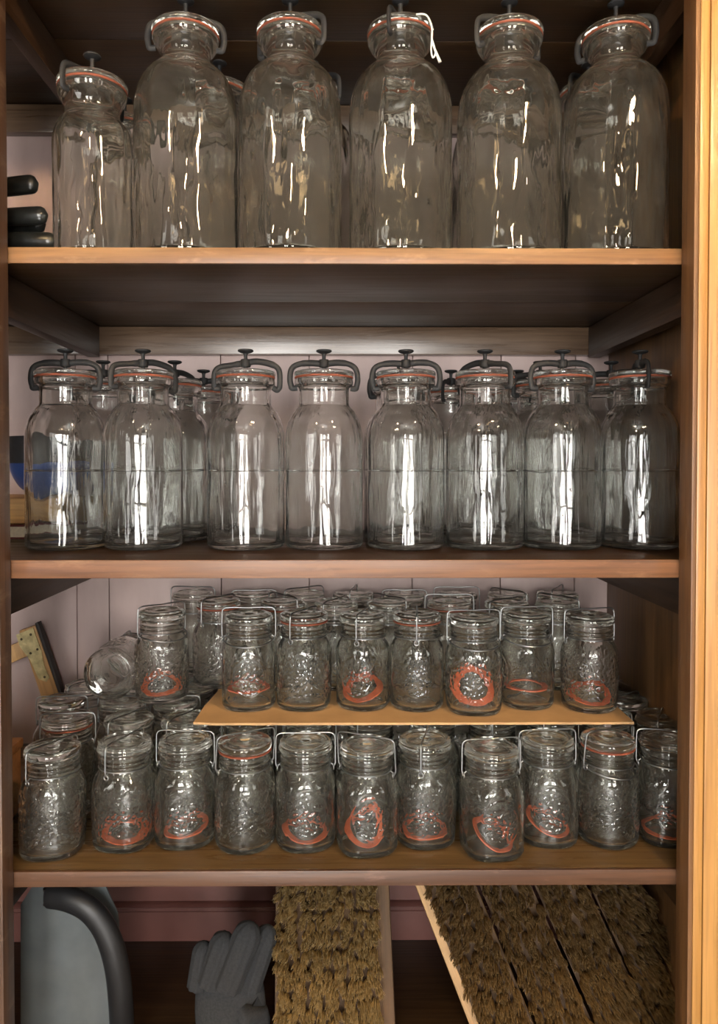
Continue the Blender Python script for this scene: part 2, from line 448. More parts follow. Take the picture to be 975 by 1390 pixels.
G2 = 'medium clamp-lid bottles on the middle shelf'
ends = ['medium clamp-lid bottle on middle shelf, at its left end in front of the blue bowl',
        'medium clamp-lid bottle on middle shelf front row, second from the left',
        'medium clamp-lid bottle on middle shelf front row, third from the left',
        'medium clamp-lid bottle on middle shelf front row, fourth from the left',
        'medium clamp-lid bottle on middle shelf front row, fourth from the right',
        'medium clamp-lid bottle on middle shelf with clamp turned front to back, third from right',
        'medium clamp-lid bottle on middle shelf front row, second from the right',
        'medium clamp-lid bottle on middle shelf beside the right cupboard side, clamp seen end-on']
for i, (px, Y, r, st) in enumerate([(90, .158, 3, 0), (195, .160, 38, 1), (334, .158, -8, 1), (440, .160, 5, 0), (551, .160, -4, 0), (658, .160, 128, 1), (763, .160, 10, 0), (868, .162, 82, 0)]):
    bottle('clamp_lid_bottle', kit_mid, px, Y, zt2, r, ends[i], G2, st, i % 3)
for i, px in enumerate((141, 238, 541, 733, 829)):
    bottle('clamp_lid_bottle', kit_mid, px, .284, zt2, (10, 60, -20, 15, -35)[i],
           'medium bottle in the second row of the middle shelf, %s from the left' % ORD[i], 'medium bottles behind the front row of the middle shelf', i % 2, (i+2) % 3)
for i, px in enumerate((277, 612, 702)):
    bottle('clamp_lid_bottle', kit_mid, px, .404, zt2, (20, 65, 100)[i],
           'medium bottle at the back wall of the middle shelf, %s from the left' % ORD[i], 'medium bottles at the back wall of the middle shelf', i % 2, i % 3)

# white string on the third large bottle
zc = zt1 + .333
c3 = Vector((X(543, .098), .098, zc))
bm = bmesh.new()
loop = [c3+Vector((.018, -.050, .004)), c3+Vector((.032, -.050, .003)), c3+Vector((.040, -.047, -.010)), c3+Vector((.0405, -.047, -.028)), c3+Vector((.042, -.047, -.036))]
tube(bm, catmull(loop, 6), .0013, 7)
tube(bm, catmull([loop[-2], c3+Vector((.0455, -.047, -.046)), c3+Vector((.042, -.047, -.054)), c3+Vector((.0395, -.047, -.044)), loop[-2]], 6), .0012, 7)
tube(bm, catmull([loop[-1], c3+Vector((.047, -.047, -.048)), c3+Vector((.052, -.047, -.060))], 6), .0016, 7, rfn=lambda t: .8+.7*t)
o = link('string_loop', to_mesh('string_loop', bm, M['string'])); tag(o, 'knotted white string hanging from the lid of a large top-shelf bottle', 'string')

# ------------------------------------------------------------------ wire-bail jars
JH = .155
def densify(pts, step):
    out = []
    for (a, b), (c, d) in zip(pts, pts[1:]):
        L = math.hypot(c-a, d-b); n = max(1, int(L/step))
        out += [(a+(c-a)*i/n, b+(d-b)*i/n) for i in range(n)]
    return out+[pts[-1]]
jar_outer = [(0, 4), (22, 3), (33, .6), (37, 0), (40.5, 1.6), (43, 6), (43.5, 12), (43.5, 40), (43.5, 70), (43.5, 90), (42.6, 97), (39.8, 103.5), (36.8, 108), (35.2, 112), (35, 116),
             (37, 119), (35.2, 122), (37, 125), (35.2, 128), (36.6, 132), (36, 135.5)]
jar_inner = [(32, 135.5), (31.4, 130), (31.2, 115), (32.5, 109), (36.5, 103), (39, 96), (40, 88), (40, 60), (40, 30), (39.6, 14), (36.5, 8), (28, 6.5), (12, 8.5), (0, 9)]
def sstep(a, b, x):
    t = min(1, max(0, (x-a)/(b-a))); return t*t*(3-2*t)
def jar_body(seed, sq, kind):
    o = smooth_profile(jar_outer, 5); i = smooth_profile(jar_inner, 4)
    o = densify(o, 1.5)
    no = len(o)
    rnd = random.Random(seed); off = Vector((rnd.uniform(0, 50), rnd.uniform(0, 50), rnd.uniform(0, 50)))
    ph = [(k, rnd.uniform(0, 6.28)) for k in (2, 3, 5, 8)]
    def fr(t, r, z, idx):
        n = 2+(sq-2)*(1-sstep(88, 106, z))
        s = (abs(math.cos(t))**n+abs(math.sin(t))**n)**(-1/n)
        rr = r*mm*s
        w = sum(math.sin(k*t+p+z*.02*k) for k, p in ph)/4
        if idx >= no: return rr + .0007*w*min(1, r/40)
        if r < 42.5: return rr
        p = Vector((43.5*math.cos(t), 43.5*math.sin(t), z))
        e = 0
        if kind == 0:      # stippled all round
            e = sstep(.18, .30, noise.noise(p*.27+off))*.0011*sstep(14, 24, z)*(1-sstep(86, 96, z))
        else:              # raised oval patch front and back
            tt = abs(((t+PI/2) % PI)-PI/2) if kind == 2 else abs(((t) % PI)-PI/2)
            a = 43.5*tt
            d = math.hypot(a/25, (z-56)/30)
            m = 1-sstep(.82, 1.0, d)
            e = sstep(.0, .3, noise.noise(p*.26+off))*.0012*m + .0010*math.exp(-((d-1.0)/.06)**2)
            e += sstep(.3, .5, noise.noise(p*.12+off))*.0005
        return rr+e
    bm = bmesh.new(); lathe(bm, [(a, b) for a, b in o+i], 176, lambda t, r, z, idx: fr(t, r, z, idx))
    for v in bm.verts:
        v.co.z *= mm
    return to_mesh('body', bm, M['glass_jar'])
jar_bodies = [jar_body(1, 2.6, 0), jar_body(2, 2.5, 1), jar_body(3, 2.1, 2), jar_body(4, 2.05, 0), jar_body(5, 2.7, 1)]
def jar_lid(kind):
    if kind == 0:
        p = [(0, -4), (27, -4), (29.5, -3), (30, .2), (36, .2), (38.4, 2), (39, 5), (38.6, 9), (36.5, 12.2), (32, 14), (26, 14.2), (20, 12.6), (9, 12.6), (5, 13.6), (0, 14)]
    else:
        p = [(0, -4), (27, -4), (29.5, -3), (30, .2), (36.5, .2), (39.2, 1.5), (39.5, 4), (38.2, 6.5), (37.6, 9), (37.4, 11.5), (34, 13.4), (30, 13.4), (27, 11.8), (10, 12), (5, 13.6), (0, 14)]
    bm = bmesh.new(); lathe(bm, [(r*mm, z*mm) for r, z in smooth_profile(p, 3)], 72)
    return to_mesh('lid', bm, M['glass_jar'])
jar_lids = [jar_lid(0), jar_lid(1)]
jar_gasket = gasket_mesh('gasket', 38.6, 31.5, 2.4)
LZ = .1361
LZG = .1384
def bail_mesh(zt, w=42.5, lean=0.):
    bm = bmesh.new(); r = 1.12*mm
    def P(x, z): return Vector((x*mm, lean*(z-112)*mm, z*mm))
    left = [P(-40, 109), P(-w-.3, 113), P(-w-.6, 125), P(-w-.2, zt-9)]
    arc = [P(-w+2.2, zt-2.6), P(-w+8.5, zt-.2)]
    top = [P(-18, zt), P(0, zt-.6)]
    half = left+arc+top
    pts = half+[Vector((-p.x, p.y, p.z)) for p in half[-2::-1]]
    tube(bm, catmull(pts, 5), r, 8)
    for s in (-1, 1):          # eyes at the pivots
        c = Vector((s*41.2*mm, 0, 108.5*mm))
        tube(bm, [c+Vector((0, 3.6*mm*math.cos(a), 3.6*mm*math.sin(a))) for a in [2*PI*k/14 for k in range(14)]], r*.9, 7, True)
    return to_mesh('bail', bm, M['steel'])
bails = [bail_mesh(153.6), bail_mesh(159, 43), bail_mesh(162, 44, -.12), bail_mesh(157, 43, .15)]
def neck_wire_mesh():
    bm = bmesh.new()
    tube(bm, [Vector((36.4*mm*math.cos(a), 36.4*mm*math.sin(a), 114.2*mm)) for a in [2*PI*k/48 for k in range(48)]], 1.0*mm, 7, True)
    for s in (-1, 1): tube(bm, catmull([Vector((s*36.6*mm, 0, 114.2*mm)), Vector((s*39.5*mm, 0, 112*mm)), Vector((s*41*mm, 0, 109.5*mm))], 4), 1.0*mm, 7)
    return to_mesh('neck_wire', bm, M['steel'])
neck_wire = neck_wire_mesh()
def lever_mesh():
    bm = bmesh.new()
    pts = []
    for k in range(25):
        a = PI+PI*k/24
        s = math.sin(PI*k/24)
        pts.append(Vector(((41.0+1.5*s)*mm*math.cos(a), (41.0+1.5*s)*mm*math.sin(a), (110-7*s**1.5)*mm)))
    tube(bm, pts, 1.15*mm, 7)
    return to_mesh('lever_wire', bm, M['steel'])
lever = lever_mesh()

def jar(px, Y, zs, rot, label, group, body=0, lidk=0, bail=0, gas=False, lev=False, name='wire_bail_jar', pos=None, euler=None):
    b = thing(name, label, 'jar', pos or (X(px, Y), Y, zs+.0003), euler or (0, 0, 0), group)
    r = math.radians(rot)
    q = r if body in (2, 3) else 0.12*math.sin(rot)          # squarish bodies keep their faces forward
    link('body', jar_bodies[body], b, rot=(0, 0, q))
    dz = LZG if gas else LZ
    if gas: link('gasket', jar_gasket, b, (0, 0, .1359))
    link('lid', jar_lids[lidk], b, (0, 0, dz), (0, 0, r))
    link('bail', bails[bail], b, (0, 0, .002 if gas else 0), (0, 0, r))
    link('neck_wire', neck_wire, b, rot=(0, 0, r))
    if lev: link('lever_wire', lever, b, rot=(0, 0, r))
    return b

LF = 'front row of wire-bail jars on the lower shelf'
front = [ # px, base y, rot, body, lid, bail, gasket, lever, label
 (72, 1171, 58, 0, 0, 0, 0, 0, 'stippled wire-bail jar without a loose ring at the left end of lower shelf front row'),
 (170, 1160, 68, 0, 1, 0, 0, 0, 'wire-bail jar holding a broad flat orange ring, second in lower shelf front row'),
 (252, 1156, -4, 4, 1, 1, 0, 0, 'wire-bail jar on lower shelf in front of the left end of the cardboard'),
 (333, 1163, 28, 3, 0, 2, 1, 0, 'wire-bail jar with orange gasket under its lid, left half of lower shelf front row'),
 (415, 1161, 2, 1, 1, 1, 0, 0, 'wire-bail jar on lower shelf immediately left of the jar with the folded upright orange ring'),
 (498, 1168, -24, 4, 1, 2, 0, 0, 'wire-bail jar on lower shelf with a folded orange ring standing up inside'),
 (577, 1157, 76, 0, 1, 0, 0, 0, 'wire-bail jar on lower shelf immediately right of the jar with the folded upright orange ring'),
 (667, 1174, 8, 4, 1, 1, 0, 0, 'wire-bail jar standing nearest the lower shelf edge, with a curled orange ring inside'),
 (743, 1156, 5, 1, 1, 1, 0, 0, 'wire-bail jar on lower shelf with a steeply tilted orange ring, left of the gasketed jar'),
 (825, 1158, 22, 3, 0, 2, 1, 1, 'wire-bail jar with orange gasket and hanging lever wire, right part of lower shelf front row'),
 (905, 1157, -8, 4, 1, 1, 0, 0, 'wire-bail jar at the right end of lower shelf front row, partly behind the oak stile'),
]
def base_depth(py, zs, R=.0425):
    d = fwd - up*((py-PPY)/F)
    t = (zs-cam_loc.z)/d.z
    return cam_loc.y + d.y*t + R
place = {}
for i, (px, py, rot, b, l, ba, g, lv, lab) in enumerate(front):
    Y = base_depth(py, zt3)
    p = at(px, py, Y-.0425)
    x = X(px, Y, 1080)
    j = jar(px, Y, zt3, rot, lab, LF, b, l, ba, g, lv, pos=(x, Y, zt3+.0003))
    place['L%d' % i] = j.location.copy()

# rows behind on the lower shelf
def rows(pxs, Y, zs, tag_, group, py, seed, gas=(), bails_=(0,), ytweak=None, bodies=(0, 1, 2, 3, 4)):
    rnd = random.Random(seed)
    for i, px in enumerate(pxs):
        yy = Y + (ytweak or {}).get(i, 0)
        jar(px, yy, zs, rnd.choice((0, 5, -8, 35, 60, 80, -50)), tag_ % ORD[i], group, bodies[(i*2+seed) % len(bodies)], (i+seed) % 2, bails_[i % len(bails_)], i in gas, False,
            pos=(X(px, yy, py), yy, zs+.0003))
rows((92, 175, 252, 338, 420, 503, 586, 668, 748, 822, 898), .186, zt3, 'wire-bail jar in second row of lower shelf, %s from the left', 'second row of wire-bail jars on the lower shelf', 975, 3, gas=(0,), ytweak={0: -.004})
rows((84, 165, 238, 312, 388, 465, 541, 618, 695, 771, 848), .277, zt3, 'wire-bail jar in third row of lower shelf, %s from the left', 'third row of wire-bail jars on the lower shelf', 945, 4)
rows((118, 190, 262, 800, 868), .368, zt3, 'wire-bail jar in the rearmost row of lower shelf, %s from the left', 'rearmost row of wire-bail jars on the lower shelf', 925, 5)

# cardboard tier
zcb0 = zt3 + JH + .0012
zcb = zcb0 + .0035
yc = .1225
bm = bmesh.new()
cx0, cx1 = at(262, 988, yc).x, at(861, 986, yc).x
outline = []
nseg = 90
rnd = random.Random(5)
for i in range(nseg+1):
    t = i/nseg
    outline.append(Vector((cx0+(cx1-cx0)*t, yc + .0012*noise.noise(Vector((t*30, 0, 3))) + (.004*sstep(.06, 0, t)), 0)))
outline += [Vector((cx1+.001, .25, 0)), Vector((cx1-.002, .440, 0)), Vector((cx0+.008, .440, 0)), Vector((cx0+.010, .28, 0)), Vector((cx0+.002, .20, 0))]
vt = [bm.verts.new((p.x, p.y, zcb + .0004*noise.noise(p*14))) for p in outline]
vb = [bm.verts.new((p.x, p.y, zcb0)) for p in outline]
bm.faces.new(vt); bm.faces.new(vb[::-1])
for i in range(len(outline)):
    k = (i+1) % len(outline); bm.faces.new((vt[i], vb[i], vb[k], vt[k]))
o = link('cardboard_sheet', to_mesh('cardboard_sheet', bm, M['cardboard'], False)); tag(o, 'flat brown cardboard sheet laid across the lower jars as a second tier', 'cardboard')

UF = 'front row of wire-bail jars on the cardboard'
upper = [
 (338, 968, 2, 1, 0, 1, 0, 1, 'wire-bail jar at the left end of the cardboard front row, with hanging lever wire'),
 (413, 968, 62, 0, 0, 0, 1, 0, 'stippled wire-bail jar on cardboard with orange gasket, second in front row from the left'),
 (493, 968, 74, 2, 0, 0, 0, 0, 'wire-bail jar with oval embossing, third from left in cardboard front row'),
 (566, 969, 84, 2, 0, 0, 1, 0, 'wire-bail jar with orange gasket near the middle of the cardboard front row'),
 (643, 975, 6, 0, 0, 1, 0, 1, 'wire-bail jar on cardboard with a large orange ring standing against its front'),
 (715, 967, 4, 2, 0, 1, 0, 1, 'wire-bail jar on cardboard with a level orange ring, second in front row from the right'),
 (800, 972, 10, 3, 0, 1, 0, 0, 'wire-bail jar at the right end of the cardboard front row'),
]
for i, (px, py, rot, b, l, ba, g, lv, lab) in enumerate(upper):
    Y = base_depth(py, zcb)
    jar(px, Y, zcb+.0004, rot, lab, UF, b, l, ba, g, lv, pos=(X(px, Y, 900), Y, zcb+.0007))
    place['U%d' % i] = Vector((X(px, Y, 900), Y, zcb+.0007))
zl = zt3 + JH + .0012
Yx = .262
j = jar(220, Yx, zl, 40, 'upright wire-bail jar standing on lower jars left of the cardboard', 'wire-bail jars standing on other jars', 0, 0, 1, 0, 1, pos=(X(220, Yx, 890), Yx, zl))
place['X0'] = j.location.copy()
j = jar(297, .330, zl+.004, 56, 'stippled wire-bail jar behind the left end of cardboard tier, wire at its left side', 'wire-bail jars standing on other jars', 0, 0, 0, 1, 0, pos=(X(297, .330, 890), .330, zcb+.0007))
rows((384, 456, 528, 610, 688, 757), .316, zcb+.0007, 'wire-bail jar in second row of the cardboard tier, %s from the left', 'second row of wire-bail jars on the cardboard', 830, 6, gas=(0, 3), bails_=(1, 0, 1), ytweak={0: .002})
rows((262, 345, 413, 480, 549, 620, 690, 757), .4075, zcb+.0007, 'wire-bail jar in rearmost row of the cardboard tier, %s from the left', 'rearmost row of wire-bail jars on the cardboard', 810, 7, bails_=(1, 0, 1, 1, 0), ytweak={0: .008})

# jar lying on its side on the lids
ly = at(147, 902, .235)
j = jar(0, 0, 0, 80, 'wire-bail jar lying on its side on lower jars, base facing out', 'wire-bail jars standing on other jars', 2, 0, 0, pos=(ly.x, .235, zl+.0452), euler=(-PI/2, 0, 0))

# ------------------------------------------------------------------ loose rubber rings in the jars
def ring_mesh(Ro, Ri, warp, seed, fold=0.):
    rnd = random.Random(seed); a1, a2 = rnd.uniform(0, 6.28), rnd.uniform(0, 6.28)
    bm = bmesh.new(); n = 72; th = .0011
    rings = []
    for k in range(n):
        t = 2*PI*k/n
        row = []
        for r, s in ((Ri, -1), (Ro, -1), (Ro, 1), (Ri, 1)):
            rr = r*mm*(1+.035*math.sin(3*t+a2))
            x, y = rr*math.cos(t), rr*math.sin(t)
            z = warp*(math.sin(2*t+a1)+.4*math.sin(3*t+a2)) + fold*(abs(x)/(Ro*mm))**1.4
            x *= 1-(.45*fold/.03 if fold else 0)*abs(math.cos(t))**2*.6
            row.append(bm.verts.new((x, y, z+s*th)))
        rings.append(row)
    for k in range(n):
        a, b = rings[k], rings[(k+1) % n]
        for i in range(4): bm.faces.new((a[i], b[i], b[(i+1) % 4], a[(i+1) % 4]))
    me = to_mesh('rubber_ring', bm, M['ring'], True, 40)
    return me
def put_ring(key, me, h, rx, ry, label, rz=0., dx=0, dy=0):
    p = place[key]
    e = Matrix.Rotation(rz, 3, 'Z') @ Matrix.Rotation(rx, 3, 'X') @ Matrix.Rotation(ry, 3, 'Y')
    zmin = min((e @ v.co).z for v in me.vertices)
    o = link('rubber_ring', me, None, (p.x+dx, p.y+dy, p.z+max(h, .0100-zmin)), e.to_euler())
    tag(o, label, 'rubber ring', 'loose orange rubber rings inside the jars')
put_ring('L1', ring_mesh(35, 24, .0010, 1), 0, .10, .06, 'broad flat orange rubber ring in the second front jar of the lower shelf')
put_ring('L2', ring_mesh(34, 26, .0012, 2), 0, .02, -.16, 'orange rubber ring lying in front jar below the left end of the cardboard')
put_ring('L4', ring_mesh(34, 26, .0030, 3), 0, .05, .10, 'wavy orange rubber ring in the front jar left of the folded upright ring')
put_ring('L5', ring_mesh(33, 24, .0020, 4, .012), 0, .35, -.62, 'folded orange rubber ring standing up inside a lower front jar', .35)
put_ring('L6', ring_mesh(34, 26, .0020, 5), 0, .06, .02, 'flat orange rubber ring in the front jar right of the folded upright ring')
put_ring('L7', ring_mesh(34, 26, .0022, 6, .010), 0, .22, .34, 'curled orange rubber ring in the jar nearest the lower shelf edge')
put_ring('L8', ring_mesh(34, 28, .0020, 7), 0, .12, .36, 'steeply tilted orange rubber ring in front jar left of the gasketed jar')
put_ring('L10', ring_mesh(34, 28, .0012, 8), 0, .05, -.12, 'orange rubber ring in the jar at the right end of lower shelf')
put_ring('X0', ring_mesh(34, 25, .0015, 9), 0, .34, .06, 'orange rubber ring in the upright jar standing left of the cardboard')
put_ring('U0', ring_mesh(34, 27, .0006, 10), .030, .02, .0, 'level orange rubber ring in the jar at the left end of the cardboard')
put_ring('U2', ring_mesh(33, 22, .0020, 11), 0, .42, -.18, 'broad tilted orange rubber ring in third front jar on the cardboard')
put_ring('U4', ring_mesh(35, 24, .0015, 12), 0, .85, .04, 'large orange rubber ring standing against the front of a cardboard-tier jar')
put_ring('U5', ring_mesh(35, 28, .0005, 13), .030, .0, .0, 'level orange rubber ring in the second jar from right on the cardboard')
put_ring('U6', ring_mesh(34, 26, .0020, 14), 0, .28, -.05, 'orange rubber ring in the jar at the right end of the cardboard')

# ------------------------------------------------------------------ things in the left bay
def tool(px, py, Y, tilt, label, L=.155, r=.0105):
    tip = at(px, py, Y)
    t = thing('gripped_tool', label, 'tool', (tip.x, Y, tip.z), (0, tilt, 0), 'black handled tools on the top shelf')
    bm = bmesh.new()
    n = 40; pts = [Vector((-L*i/n, 0, 0)) for i in range(n+1)]
    def rf(u):
        e = min(1, math.sqrt(max(0.02, 1-(1-min(1, u/.07))**2)))
        return e*(1+.03*math.sin(u*9))
    tube(bm, pts, r, 16, flat=.8, upv=(0, 0, 1), rfn=rf)
    link('grip', to_mesh('grip', bm, M['black_gloss']), t)
    bm = bmesh.new(); tube(bm, [Vector((-L-x, 0, 0)) for x in (-.004, .03, .07, .11)], r*.45, 12, upv=(0, 0, 1))
    link('shank', to_mesh('shank', bm, M['steel']), t)
tool(52, 249, .10, -.12, 'topmost of three black-gripped tools at the left end of top shelf', r=.0135)
tool(65, 292, .06, -.05, 'middle of three black-gripped tools at the left end of top shelf', r=.0125)
tool(62, 304, .085, -.05, 'black-gripped tool tucked just behind the middle tool handle, left end of top shelf', r=.0125)
tool(77, 328, .05, .02, 'lowest black-gripped tool lying on the top shelf at its left end', r=.0125)

# red book, wooden block, blue bowl on the middle shelf
bx = -.536
bk = thing('red_book', 'dark red book lying under a yellow wooden block at the left end of middle shelf', 'book', (bx, .36, zt2))
bm = bmesh.new(); box(bm, -.135, .045, -.075, .075, .0003, .003, .001); box(bm, -.135, .045, -.075, .075, .0215, .0242, .001); box(bm, -.1375, -.134, -.075, .075, .0003, .0242, .001)
link('cover', to_mesh('cover', bm, M['red'], True, 30), bk)
bm = bmesh.new(); box(bm, -.1335, .041, -.071, .071, .0031, .0214)
link('pages', to_mesh('pages', bm, M['paper'], False), bk)
zb_ = zt2+.0245
bm = bmesh.new(); box(bm, bx-.125, bx+.048, .288, .43, zb_, zb_+.048, .012)
o = link('wooden_block', to_mesh('wooden_block', bm, M['yellow_wood'], True, 40)); tag(o, 'yellow wooden block on the dark red book, behind the left bottle', 'block')
zw = zb_+.0483
bl = thing('enamel_bowl', 'blue bowl with dark rim band on the yellow block at the left end', 'bowl', (bx, .360, zw))
bm = bmesh.new()
lathe(bm, [(r*mm, z*mm) for r, z in smooth_profile([(0, 0), (28, 0), (34, 2), (52, 16), (64, 36), (70, 58), (67.5, 58), (62, 37), (50, 18), (33, 5), (0, 3)], 4)], 64)
link('bowl_body', to_mesh('bowl_body', bm, M['blue']), bl)
bm = bmesh.new()
lathe(bm, [(r*mm, z*mm) for r, z in [(70.2, 58.3), (72, 66), (73, 104), (71, 106), (69.5, 104), (68.5, 66), (67.6, 58.3)]], 64, closed=True)
link('rim_band', to_mesh('rim_band', bm, M['dark_enamel'], True, 50), bl)

# wooden frame with brass corner plate leaning on the wall (lower shelf)
pA, pB = at(49, 848, .437), at(104, 1010, .437)
ax = (pA-pB); L = math.hypot(ax.x, zt3-pA.z) ; ang = math.atan2(ax.x, ax.z)
foot = Vector((pA.x + (zt3-pA.z)*(ax.x/ax.z), .437, zt3+.006))
L = (pA-foot).length
fr_ = thing('wooden_bracket', 'orange wooden bracket with brass plate leaning on the pink wall', 'bracket', foot, (0, ang, 0))
bm = bmesh.new(); box(bm, -.034, .0, -.008, .008, 0, L, .003)
link('upright', to_mesh('upright', bm, M['frame_wood'], True, 40), fr_)
bm = bmesh.new(); box(bm, .0004, .0065, -.0085, .0085, 0.001, L+.004, .001)
link('edge_strip', to_mesh('edge_strip', bm, M['black_edge'], True, 40), fr_)
bm = bmesh.new(); box(bm, -.15, -.0345, -.008, .008, L-.052, L-.020, .003, Matrix.Translation((-.034, 0, L-.036)) @ Matrix.Rotation(-.09, 4, 'Y') @ Matrix.Translation((.034, 0, -L+.036)))
link('crosspiece', to_mesh('crosspiece', bm, M['frame_wood'], True, 40), fr_)
bm = bmesh.new()
pl = [(-.040, L-.006), (-.005, L-.003), (-.004, L-.050), (-.008, L-.078), (-.006, L-.104), (-.014, L-.110), (-.026, L-.100), (-.030, L-.060), (-.040, L-.030)]
a = [bm.verts.new((x, -.0102, z)) for x, z in pl]; b = [bm.verts.new((x, -.0084, z)) for x, z in pl]
bm.faces.new(a); bm.faces.new(b[::-1])
for i in range(len(pl)): bm.faces.new((a[i], b[i], b[(i+1) % len(pl)], a[(i+1) % len(pl)]))
bp = link('brass_plate', to_mesh('brass_plate', bm, M['brass'], False), fr_)
for x, z in ((-.013, L-.014), (-.033, L-.017), (-.010, L-.045), (-.025, L-.048), (-.014, L-.100)):
    bm = bmesh.new(); bmesh.ops.create_uvsphere(bm, u_segments=12, v_segments=6, radius=.0024)
    for v in bm.verts: v.co.y *= .4
    link('screw', to_mesh('screw', bm, M['dark_screw']), bp, (x, -.0104, z))

# small box behind the leftmost front jar
t = thing('wooden_box', 'small brown wooden box at the left end of lower shelf behind the front jar', 'box', (-.60, .135, zt3))
bm = bmesh.new(); box(bm, -.085, .083, -.05, .05, .0003, .100, .004)
link('box_body', to_mesh('box_body', bm, M['box_wood'], True, 40), t)
bm = bmesh.new(); box(bm, -.088, .086, -.053, .053, .1003, .116, .004)
link('box_lid', to_mesh('box_lid', bm, M['box_wood'], True, 40), t)

# ------------------------------------------------------------------ bottom compartment
# dustpan
dp = thing('dustpan', 'grey metal dustpan with thick black curved handle standing at the left of bottom compartment', 'dustpan', (X(95, .12, 1300), .12, zt4))
def loc(px, py, Y): return at(px, py, Y) - Vector(dp.location)
bm = bmesh.new()
pl = [loc(28, 1500, .12), loc(28, 1228, .12), loc(46, 1200, .12), loc(140, 1196, .12), loc(160, 1240, .12), loc(168, 1330, .12), loc(170, 1500, .12)]
for p in pl:
    if p.z < -.0: p.z = .001
pl[0].z = .001; pl[-1].z = .001
a = [bm.verts.new(p) for p in pl]; b = [bm.verts.new(p+Vector((0, .0025, 0))) for p in pl]
bm.faces.new(a); bm.faces.new(b[::-1])
for i in range(len(pl)): bm.faces.new((a[i], b[i], b[(i+1) % len(pl)], a[(i+1) % len(pl)]))
link('pan', to_mesh('pan', bm, M['galv'], False), dp)
bm = bmesh.new()
hp = [loc(68, 1216, .10), loc(92, 1220, .09), loc(118, 1232, .085), loc(138, 1254, .085), loc(152, 1285, .085), loc(160, 1320, .088), loc(164, 1360, .095), loc(166, 1400, .11)]
tube(bm, catmull(hp, 6), .0145, 16, flat=1.25, upv=(0, 1, 0))
M['black_handle'] = simple('black_painted_handle', (.010, .010, .011), .45, 0, .3, 30)
link('handle', to_mesh('handle', bm, M['black_handle'], True, 50), dp)
bm = bmesh.new()
tube(bm, [loc(64, 1205, .097), loc(66, 1216, .097), loc(64, 1228, .097)], .006, 10)
tube(bm, [loc(66, 1216, .10), loc(66, 1216, .128)], .007, 10)
link('handle_bracket', to_mesh('handle_bracket', bm, M['black_edge'], True, 50), dp)

# dark grey glove
gl = thing('knitted_glove', 'dark grey knitted glove with fingers up beside the straw-coloured brush', 'glove', (X(311, .16, 1300), .16, zt4))
def gloc(px, py, Y): return at(px-14, py, Y) - Vector(gl.location)
bm = bmesh.new()
palm = [gloc(325, 1318, .185), gloc(326, 1345, .18), gloc(328, 1380, .17), Vector((.008, .012, .06)), Vector((.008, .012, .001))]
tube(bm, catmull(palm, 5), .056, 24, flat=.42, upv=(1, 0, 0), rfn=lambda t: .92+.1*math.sin(t*3))
link('palm', to_mesh('palm', bm, M['wool']), gl)
for (px, py, qx, qy, r, Y) in ((356, 1252, 322, 1340, .0215, .150), (322, 1266, 298, 1335, .0200, .158), (380, 1256, 352, 1340, .018, .172), (292, 1278, 282, 1340, .0160, .168)):
    bm = bmesh.new()
    a, b = gloc(px, py, Y), gloc(qx, qy, Y)
    pts = [a.lerp(b, i/60) for i in range(61)]
    def rib(u):
        return math.sqrt(max(.03, 1-(1-min(1, u/.24))**2))
    tube(bm, pts, r, 36, flat=.9, upv=(1, 0, 0), rfn=rib)
    for i, v in enumerate(bm.verts):          # ribs of the knit run along the finger
        k = i//36
        c = pts[min(k, 60)]
        v.co = c + (v.co-c)*(1+.07*math.sin((i % 36)/36*2*PI*9))
    link('finger', to_mesh('finger', bm, M['wool']), gl)

# coir brush heads
def brush(label, pos, rot, w, h, pitch, blen, mbr, seed, per=11, group=None, kname='coir_brush_head', block_t=.022, left=.004, mblock=None, rgt=.001):
    t = thing(kname, label, 'brush', pos, rot, group)
    bm = bmesh.new(); box(bm, -w/2-left, w/2+rgt, 0, block_t, 0, h, min(.006, .3*block_t))
    link('block', to_mesh('block', bm, mblock or M['brush_wood'], True, 40), t)
    bm = bmesh.new(); box(bm, -w/2-.001, w/2+.001, -.0035, -.0003, .004, h-.004, .001)
    link('bristle_bed', to_mesh('bristle_bed', bm, M['brush_face'], True, 40), t)
    rnd = random.Random(seed); bm = bmesh.new()
    nx, nz = int(w/pitch), int(h/(pitch*1.05))
    for iz in range(nz):
        for ix in range(nx):
            cx = -w/2+(ix+.5)*w/nx + rnd.uniform(-.32, .32)*pitch; cz = (iz+.5)*h/nz + rnd.uniform(-.2, .2)*pitch
            lean = Vector((rnd.uniform(-.15, .15), 0, rnd.uniform(-.22, .06)))
            ln = blen*rnd.uniform(.80, 1.08)
            for k in range(per):
                a = rnd.uniform(0, 6.28); s = rnd.uniform(0, 1)**.5
                ex = Vector((math.cos(a), 0, math.sin(a)))
                root = Vector((cx, -.0002, cz)) + ex*s*pitch*.34
                tip = Vector((cx, -ln*rnd.uniform(.84, 1.04), cz)) + ex*s*pitch*.60 + lean*ln*.5
                mid = root.lerp(tip, .55) + ex*s*pitch*.05
                rr = .00058
                rows_ = []
                for p, q in ((root, 1.0), (mid, 1.0), (tip, .45)):
                    rows_.append([bm.verts.new(p+Vector((math.cos(b_), 0, math.sin(b_)))*rr*q) for b_ in (a, a+2.094, a+4.189)])
                for u, v in zip(rows_, rows_[1:]):
                    for q in range(3): bm.faces.new((u[q], u[(q+1) % 3], v[(q+1) % 3], v[q]))
                bm.faces.new(rows_[0]); bm.faces.new(rows_[-1])
    link('bristles', to_mesh('bristles', bm, mbr, False), t)
    return t
zf = zt4+.0005
